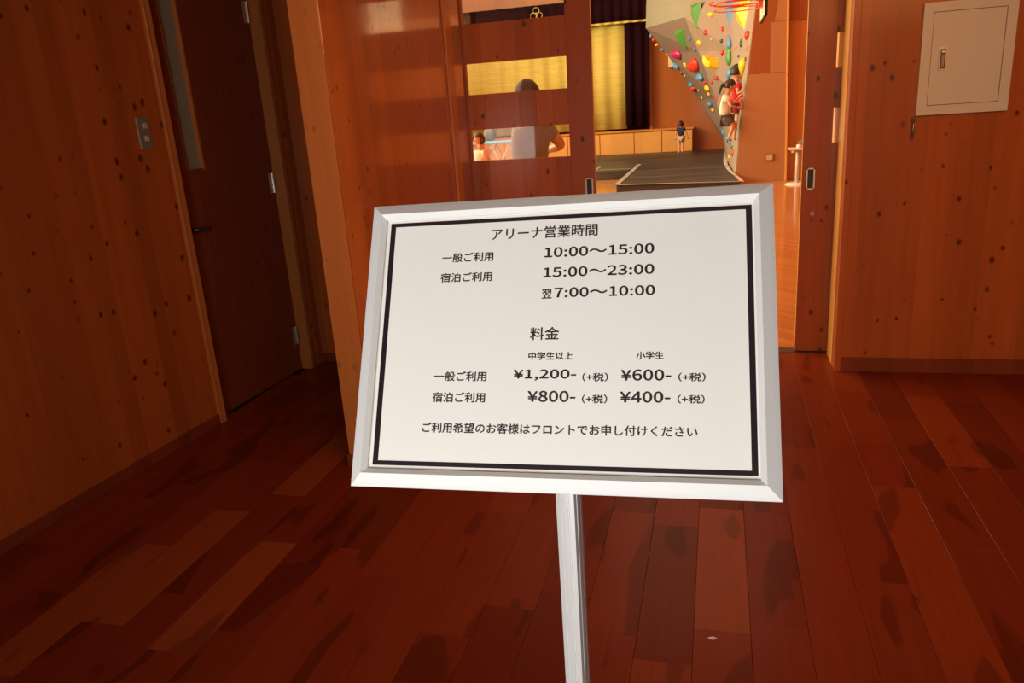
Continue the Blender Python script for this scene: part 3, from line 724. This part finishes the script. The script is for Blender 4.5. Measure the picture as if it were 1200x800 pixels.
# ------------------------------------------------------------------ basketball hoop on the right side
hp = empty('basketball_hoop', (.43, 8.5, 2.42)); tag(hp, 'orange basketball hoop with a white backboard seen edge-on near the climbing wall', 'basketball hoop')
MB().tube([(.165+.225*math.cos(2*PI*k/40), 8.5+.225*math.sin(2*PI*k/40), 2.44) for k in range(41)], .009, 8).build('rim', M['redrim'], hp, smooth=True)
MB().tube([(.165+.215*math.cos(2*PI*k/40), 8.5+.215*math.sin(2*PI*k/40), 2.385) for k in range(41)], .005, 6).tube([(.37,8.44,2.44),(.40,8.44,2.42)],.01,8).tube([(.37,8.56,2.44),(.40,8.56,2.42)],.01,8).box(.365,.405,8.42,8.58,2.38,2.52).build('rim_bracket', M['redrim'], hp)
bb = MB().prism([(.405,8.05,2.28),(.405,8.95,2.28),(.405,8.95,2.95),(.405,8.05,2.95)], (.022,0,0)).build('backboard', M['white'], hp, bevel=.003)
m = MB()
for a, b, c, d in ((8.035,8.05,2.265,2.965),(8.95,8.965,2.265,2.965),(8.035,8.965,2.265,2.28),(8.035,8.965,2.95,2.965)): m.box(.403,.43,a,b,c,d)
m.build('board_edging', M['black'], bb)
MB().box(.4035,.405,8.3,8.32,2.45,2.75).box(.4035,.405,8.68,8.70,2.45,2.75).box(.4035,.405,8.3,8.70,2.43,2.45).box(.4035,.405,8.3,8.70,2.75,2.77).build('target_square', M['black'], bb)
MB().tube([(.43,8.5,2.7),(1.6,8.5,2.9),(2.9,8.5,2.95),(4.56,8.5,2.95)], .035, 10).build('support_arm', M['darksteel'], hp)

# ------------------------------------------------------------------ white pedestal table with a bag
pt = empty('pedestal_table', (1.35, 14.5, 0)); tag(pt, 'small white pedestal table standing behind the right sliding door edge', 'table')
MB().box(1.19,1.62,14.3,14.72,.595,.62).build('tabletop', M['white'], pt, bevel=.006)
MB().tube([(1.34,14.5,.03),(1.34,14.5,.595)], .032, 14).build('pedestal', M['greytube'], pt, smooth=True)
MB().tube([(1.34,14.5,0),(1.34,14.5,.03)], [.20,.16], 22).build('base', M['white'], pt)
MB().tube([(1.26,14.42,.55),(1.26,14.42,.595)], .03, 10).build('clamp', M['button'], pt)
bg = MB().ball((1.47,14.54,.702), (.12,.08,.078), fn=lambda d: 1+.12*math.sin(5*d.x+2*d.z)).build('cloth_bag', M['greycloth'], smooth=True)
tag(bg, 'crumpled grey cloth bag resting on the white pedestal table', 'bag')
cp = MB().tube([(1.35,14.42,.62),(1.35,14.42,.64),(1.35,14.42,.68)], [.035,.045,.045], 12).build('white_bowl', M['white'], smooth=True)
tag(cp, 'small white bowl on the front edge of the pedestal table', 'bowl')

# ------------------------------------------------------------------ folding table with blue top
ft = empty('folding_table', (-4.7, 17, 0)); tag(ft, 'folding table with pale blue top and crossed grey legs seen through the door slot', 'table')
ZT = .93
MB().box(-5.40,-3.75,16.75,17.35,ZT-.055,ZT).build('tabletop', M['blue'], ft, bevel=.012)
for x0 in (-5.25,-4.85,-4.45,-4.05):
    for y in (16.85, 17.25):
        MB().tube([(x0,y,ZT-.05),(x0+.42,y,.0)], .016, 8).build('leg', M['greytube'], ft)
        MB().tube([(x0+.42,y+.02,ZT-.05),(x0,y+.02,.0)], .016, 8).build('leg', M['greytube'], ft)
bp = empty('backpack', (-4.93, 17.1, ZT)); tag(bp, 'dark grey backpack standing on the blue table top', 'backpack')
MB().ball((-4.93,17.1,ZT+.142), (.14,.10,.135), fn=lambda d: 1.0/max(abs(d.x),abs(d.y),abs(d.z))**.35).build('bag_body', M['greycloth'], bp, smooth=True)
MB().tube([(-4.97,17.1,ZT+.25),(-4.95,17.1,ZT+.29),(-4.91,17.1,ZT+.29),(-4.89,17.1,ZT+.25)], .008, 6).build('carry_loop', M['black'], bp)

# ------------------------------------------------------------------ people
def skin_mesh(vs, es, rs, sub=2):
    me = bpy.data.meshes.new('tmp'); me.from_pydata([tuple(v) for v in vs], es, [])
    o = bpy.data.objects.new('tmp', me); COL.objects.link(o)
    o.modifiers.new('s', 'SKIN'); sv = me.skin_vertices[0].data
    for i, r in enumerate(rs):
        sv[i].radius = (r, r) if not hasattr(r, '__len__') else r
        sv[i].use_root = (i == 0)
    o.modifiers['s'].use_smooth_shade = True
    u = o.modifiers.new('u', 'SUBSURF'); u.levels = sub; u.render_levels = sub
    dg = bpy.context.evaluated_depsgraph_get(); dg.update()
    r = bpy.data.meshes.new_from_object(o.evaluated_get(dg))
    out = MB(); out.v = [tuple(v.co) for v in r.vertices]; out.f = [tuple(p.vertices) for p in r.polygons]
    bpy.data.objects.remove(o); return out
def person(label, J, H, hair_mat, shirt, bottom, bottom_kind='shorts', hair='short', sleeve=.55, base=None, shoe=None, bulk=1.0, loose=1.16):
    """J: joints in world metres; look = unit vector the face points to"""
    V = {k: Vector(v) for k, v in J.items() if k != 'look'}
    look = Vector(J['look']).normalized()
    root = empty('person', base if base else (V['pelvis'].x, V['pelvis'].y, min(V['fl'].z, V['fr'].z)-.02))
    root['label'] = label; root['category'] = 'person'
    k = H*bulk
    names = ['pelvis','spine','chest','nb','neck','sl','el','wl','sr','er','wr','hl','kl','al','fl','hr','kr','ar','fr']
    rr = dict(pelvis=.068, spine=.062, chest=.070, nb=.045, neck=.030, sl=.034, el=.022, wl=.015, sr=.034, er=.022, wr=.015,
              hl=.052, kl=.034, al=.020, fl=.017, hr=.052, kr=.034, ar=.020, fr=.017)
    ix = {n: i for i, n in enumerate(names)}
    E_ = [('pelvis','spine'),('spine','chest'),('chest','nb'),('nb','neck'),('chest','sl'),('sl','el'),('el','wl'),('chest','sr'),('sr','er'),('er','wr'),
         ('pelvis','hl'),('hl','kl'),('kl','al'),('al','fl'),('pelvis','hr'),('hr','kr'),('kr','ar'),('ar','fr')]
    body = skin_mesh([V[n] for n in names], [(ix[a], ix[b]) for a, b in E_], [rr[n]*k for n in names])
    # head on the neck
    hd = V['head']; hr_ = V['headr'].x if 'headr' in V else .065*H
    z = (hd-V['neck']).normalized(); fwd = (look-z*look.dot(z)).normalized(); sd = fwd.cross(z).normalized()
    def hp_(a, b, c): return hd+sd*a*hr_+fwd*b*hr_+z*c*hr_
    h = MB(); seg, rg = 20, 14; vs = []
    for i in range(rg+1):
        th = PI*i/rg
        for q in range(seg):
            ph = 2*PI*q/seg; x, y, zz = math.sin(th)*math.cos(ph), math.sin(th)*math.sin(ph), math.cos(th)
            w_ = .82*(1-.28*max(0,-zz)); d_ = .98-.12*max(0,-zz)
            yy = y*d_
            if y > .6 and -.35 < zz < .12: yy += .10*math.exp(-(x/.16)**2)*(1-abs(zz+.12)/.3 if abs(zz+.12) < .3 else 0)*1.8
            vs.append(hp_(x*w_, yy, zz*1.15))
    fs = [(i*seg+q, (i+1)*seg+q, (i+1)*seg+(q+1)%seg, i*seg+(q+1)%seg) for i in range(rg) for q in range(seg)]
    body.add(vs, fs)
    body.tube([V['neck']-z*.02*H, hp_(0,-.1,-.6)], [.033*k,.036*k], 12)
    for s in (-1, 1):
        body.ball(hp_(s*.82,-.05,-.05), (hr_*.16,hr_*.16,hr_*.26), 8, 6)
    # hands: palm, four fingers and a thumb, gently curled
    for wn, en in (('wl','el'),('wr','er')):
        w_ = V[wn]; d = (w_-V[en]).normalized(); s_ = d.cross(fwd)
        s_ = s_.normalized() if s_.length > .1 else sd; n_ = s_.cross(d)
        L_ = .045*H
        body.tube([w_-d*.01*H, w_+d*L_*.5, w_+d*L_], [.015*H,.021*H,.019*H], 10)
        for q, ln in zip((-1.5,-.5,.5,1.5), (.034,.042,.045,.038)):
            b_ = w_+d*L_*.9+s_*q*.010*H
            body.tube([b_, b_+d*ln*H*.5+n_*.003*H, b_+d*ln*H*.9+n_*.014*H], [.0062*H,.0056*H,.0045*H], 6)
        b_ = w_+d*L_*.25-s_*.014*H
        body.tube([b_, b_-s_*.014*H+d*.014*H, b_-s_*.016*H+d*.034*H+n_*.006*H], [.008*H,.007*H,.0055*H], 6)
    if not shoe:
        pass
    bo = body.build('body', M['skin'], root, smooth=True)
    # face
    for s in (-1, 1): MB().ball(hp_(s*.32,.86,.02), (hr_*.10,hr_*.10,hr_*.08), 8, 6).build('eye', M['black'], root, smooth=True)
    mo = MB().tube([hp_(-.22,.80,-.52), hp_(0,.86,-.55), hp_(.22,.80,-.52)], hr_*.045, 6).build('mouth', M['lip'], root)
    # hair cap
    hm = MB(); vs = []; seg, rg = 28, 20
    for i in range(rg+1):
        th = PI*i/rg
        for q in range(seg):
            ph = 2*PI*q/seg; x, y, zz = math.sin(th)*math.cos(ph), math.sin(th)*math.sin(ph), math.cos(th)
            r_ = 1.10+.03*math.sin(7*ph+3*zz)
            vs.append((x*.86*r_, y*1.0*r_-.04, zz*1.15*r_))
    low = {'short': -.35, 'bob': -.95, 'tail': -.35}[hair]
    fs = []
    for i in range(rg):
        for q in range(seg):
            ids = (i*seg+q, (i+1)*seg+q, (i+1)*seg+(q+1)%seg, i*seg+(q+1)%seg)
            c = sum((Vector(vs[t]) for t in ids), Vector())/4
            if c.z < low: continue
            if c.y > .30 and c.z < .50+.25*(abs(c.x) < .2)*0: continue
            if hair != 'bob' and c.z < -.05 and c.y > -.15: continue
            fs.append(ids)
    hm.add([hp_(*v) for v in vs], fs)
    ho = hm.build('hair', hair_mat, root, smooth=True)
    so_ = ho.modifiers.new('t', 'SOLIDIFY'); so_.thickness = .1*hr_; so_.offset = -1
    if hair == 'tail':
        MB().tube([hp_(0,-1.0,.1), hp_(0,-1.45,-.1), hp_(0,-1.6,-.8), hp_(0,-1.45,-1.7)], [hr_*.22,hr_*.30,hr_*.26,hr_*.08], 10).build('ponytail', hair_mat, root, smooth=True)
    # shirt
    c_ = loose
    ev = lambda a, b, t: V[a].lerp(V[b], t)
    up_ = (V['neck']-V['pelvis']).normalized()
    vs = [V['chest'], V['spine'], V['pelvis'].lerp(V['spine'], .12), V['nb'], V['sl'], ev('sl','el',sleeve), V['sr'], ev('sr','er',sleeve)]
    rs = [.074*k*c_, .068*k*c_, .074*k*c_, .050*k*c_, .038*k*c_, .036*k*c_, .038*k*c_, .036*k*c_]
    skin_mesh(vs, [(0,1),(1,2),(0,3),(0,4),(4,5),(0,6),(6,7)], rs).build('shirt', M['cloth'], root, smooth=True, color=shirt)
    # shorts or trousers
    if bottom_kind == 'shorts': t = .8; kn = .052
    else: t = 1.0; kn = .042
    vs = [V['pelvis'], V['hl'], ev('hl','kl',t), V['hr'], ev('hr','kr',t)]; es = [(0,1),(1,2),(0,3),(3,4)]; rs = [.074*k*c_, .058*k*c_, kn*k*c_, .058*k*c_, kn*k*c_]
    if bottom_kind != 'shorts':
        vs += [ev('kl','al',.95), ev('kr','ar',.95)]; es += [(2,5),(4,6)]; rs += [.03*k*c_]*2
    skin_mesh(vs, es, rs).build(bottom_kind, M['cloth'], root, smooth=True, color=bottom)
    if shoe:
        for a, f_ in (('al','fl'),('ar','fr')):
            d = (V[f_]-V[a]); d.z = 0; d.normalize(); a0 = Vector((V[a].x, V[a].y, root.location.z+.035*H*.6))
            MB().tube([a0-d*.03*H, a0+d*.02*H, a0+d*.09*H, a0+d*.115*H], [.018*H,.022*H,.020*H,.012*H], 10).build('shoe', shoe, root, smooth=True)
    return root
M['lip'] = plain('lip', (.45,.12,.09), .5)
def stand_pose(x, y, z0, H, ang, arms=None, headk=1.0):
    f = Vector((math.cos(ang), math.sin(ang), 0)); s = Vector((f.y, -f.x, 0)); O = Vector((x, y, z0))
    P_ = lambda a, b, c: tuple(O+s*a*H+f*b*H+Vector((0,0,c*H)))
    J = dict(pelvis=P_(0,0,.53), spine=P_(0,-.005,.62), chest=P_(0,-.005,.735), nb=P_(0,-.01,.805), neck=P_(0,-.005,.845), head=P_(0,.01,.925),
             sl=P_(-.105,-.005,.79), el=P_(-.135,-.02,.63), wl=P_(-.14,.03,.49), sr=P_(.105,-.005,.79), er=P_(.135,-.02,.63), wr=P_(.14,.03,.49),
             hl=P_(-.052,0,.49), kl=P_(-.055,.01,.275), al=P_(-.055,-.01,.045), fl=P_(-.065,.07,.018),
             hr=P_(.052,0,.49), kr=P_(.055,.01,.275), ar=P_(.055,-.01,.045), fr=P_(.065,.07,.018), look=tuple(f))
    if arms:
        for n, v in arms.items(): J[n] = P_(*v)
    J['headr'] = (.062*H*headk, 0, 0)
    return J
person('adult in a grey t-shirt seen from behind through the door slots',
       stand_pose(-1.415, 6.0, 0, 1.80, math.radians(95), dict(sr=(.088,0,.79), er=(.138,.03,.72), wr=(.06,.14,.70), sl=(-.045,.03,.785), el=(-.05,.10,.67), wl=(.0,.17,.69))), 1.80, M['hairgrey'], (.27,.25,.22), (.03,.03,.035), 'trousers', 'short', .5, shoe=M['rubber'], bulk=1.0)
person('small girl with a dark bob and a pale pink top standing by the blue table',
       stand_pose(-3.02, 10.0, 0, 1.34, math.radians(225), headk=.86), 1.34, M['hairbrown'], (.80,.62,.58), (.35,.30,.34), 'shorts', 'bob', .35, shoe=M['white'], loose=1.4)
person('toddler in a navy t-shirt and pale shorts standing on the large crash mat',
       stand_pose(-.92, 20.8, ZM, .79, math.radians(80), dict(el=(-.16,.0,.64), wl=(-.18,.03,.50), er=(.17,0,.64), wr=(.22,.02,.52)), headk=1.4), .79, M['hair'], (.015,.022,.07), (.55,.40,.28), 'shorts', 'bob', .6, bulk=1.3, loose=1.12)
# two children on the climbing wall, facing it
person('girl with a ponytail in a white t-shirt and grey shorts climbing with bare feet',
       dict(pelvis=(.14,15.18,1.20), spine=(.115,15.18,1.30), chest=(.125,15.18,1.45), nb=(.15,15.18,1.56), neck=(.17,15.18,1.61), head=(.20,15.18,1.72), headr=(.098,0,0), look=(.92,.25,-.2),
            sl=(.14,15.28,1.53), el=(.27,15.33,1.42), wl=(.37,15.36,1.52), sr=(.14,15.08,1.53), er=(.22,15.02,1.38), wr=(.345,15.14,1.34),
            hl=(.15,15.25,1.15), kl=(.31,15.27,1.06), al=(.285,15.26,.80), fl=(.33,15.28,.76),
            hr=(.15,15.11,1.15), kr=(.27,15.08,1.02), ar=(.18,15.10,.80), fr=(.25,15.14,.765)), 1.2, M['hair'], (.72,.70,.62), (.13,.13,.14), 'shorts', 'tail', .5, base=(.2,15.2,.75), loose=1.42)
person('child in a red shirt with short black hair climbing just above the girl in white',
       dict(pelvis=(.33,15.62,1.42), spine=(.325,15.62,1.52), chest=(.33,15.62,1.66), nb=(.335,15.62,1.77), neck=(.335,15.62,1.82), head=(.335,15.62,1.96), headr=(.108,0,0), look=(.9,.3,.1),
            sl=(.34,15.72,1.74), el=(.35,15.84,1.80), wl=(.38,15.90,1.95), sr=(.34,15.52,1.74), er=(.34,15.46,1.58), wr=(.42,15.42,1.62),
            hl=(.33,15.68,1.36), kl=(.35,15.70,1.16), al=(.31,15.70,.98), fl=(.36,15.72,.94),
            hr=(.33,15.56,1.36), kr=(.36,15.54,1.16), ar=(.31,15.54,.94), fr=(.37,15.56,.90)), 1.2, M['hair'], (.60,.03,.04), (.30,.02,.03), 'shorts', 'short', .6, base=(.33,15.5,.88), loose=1.35)
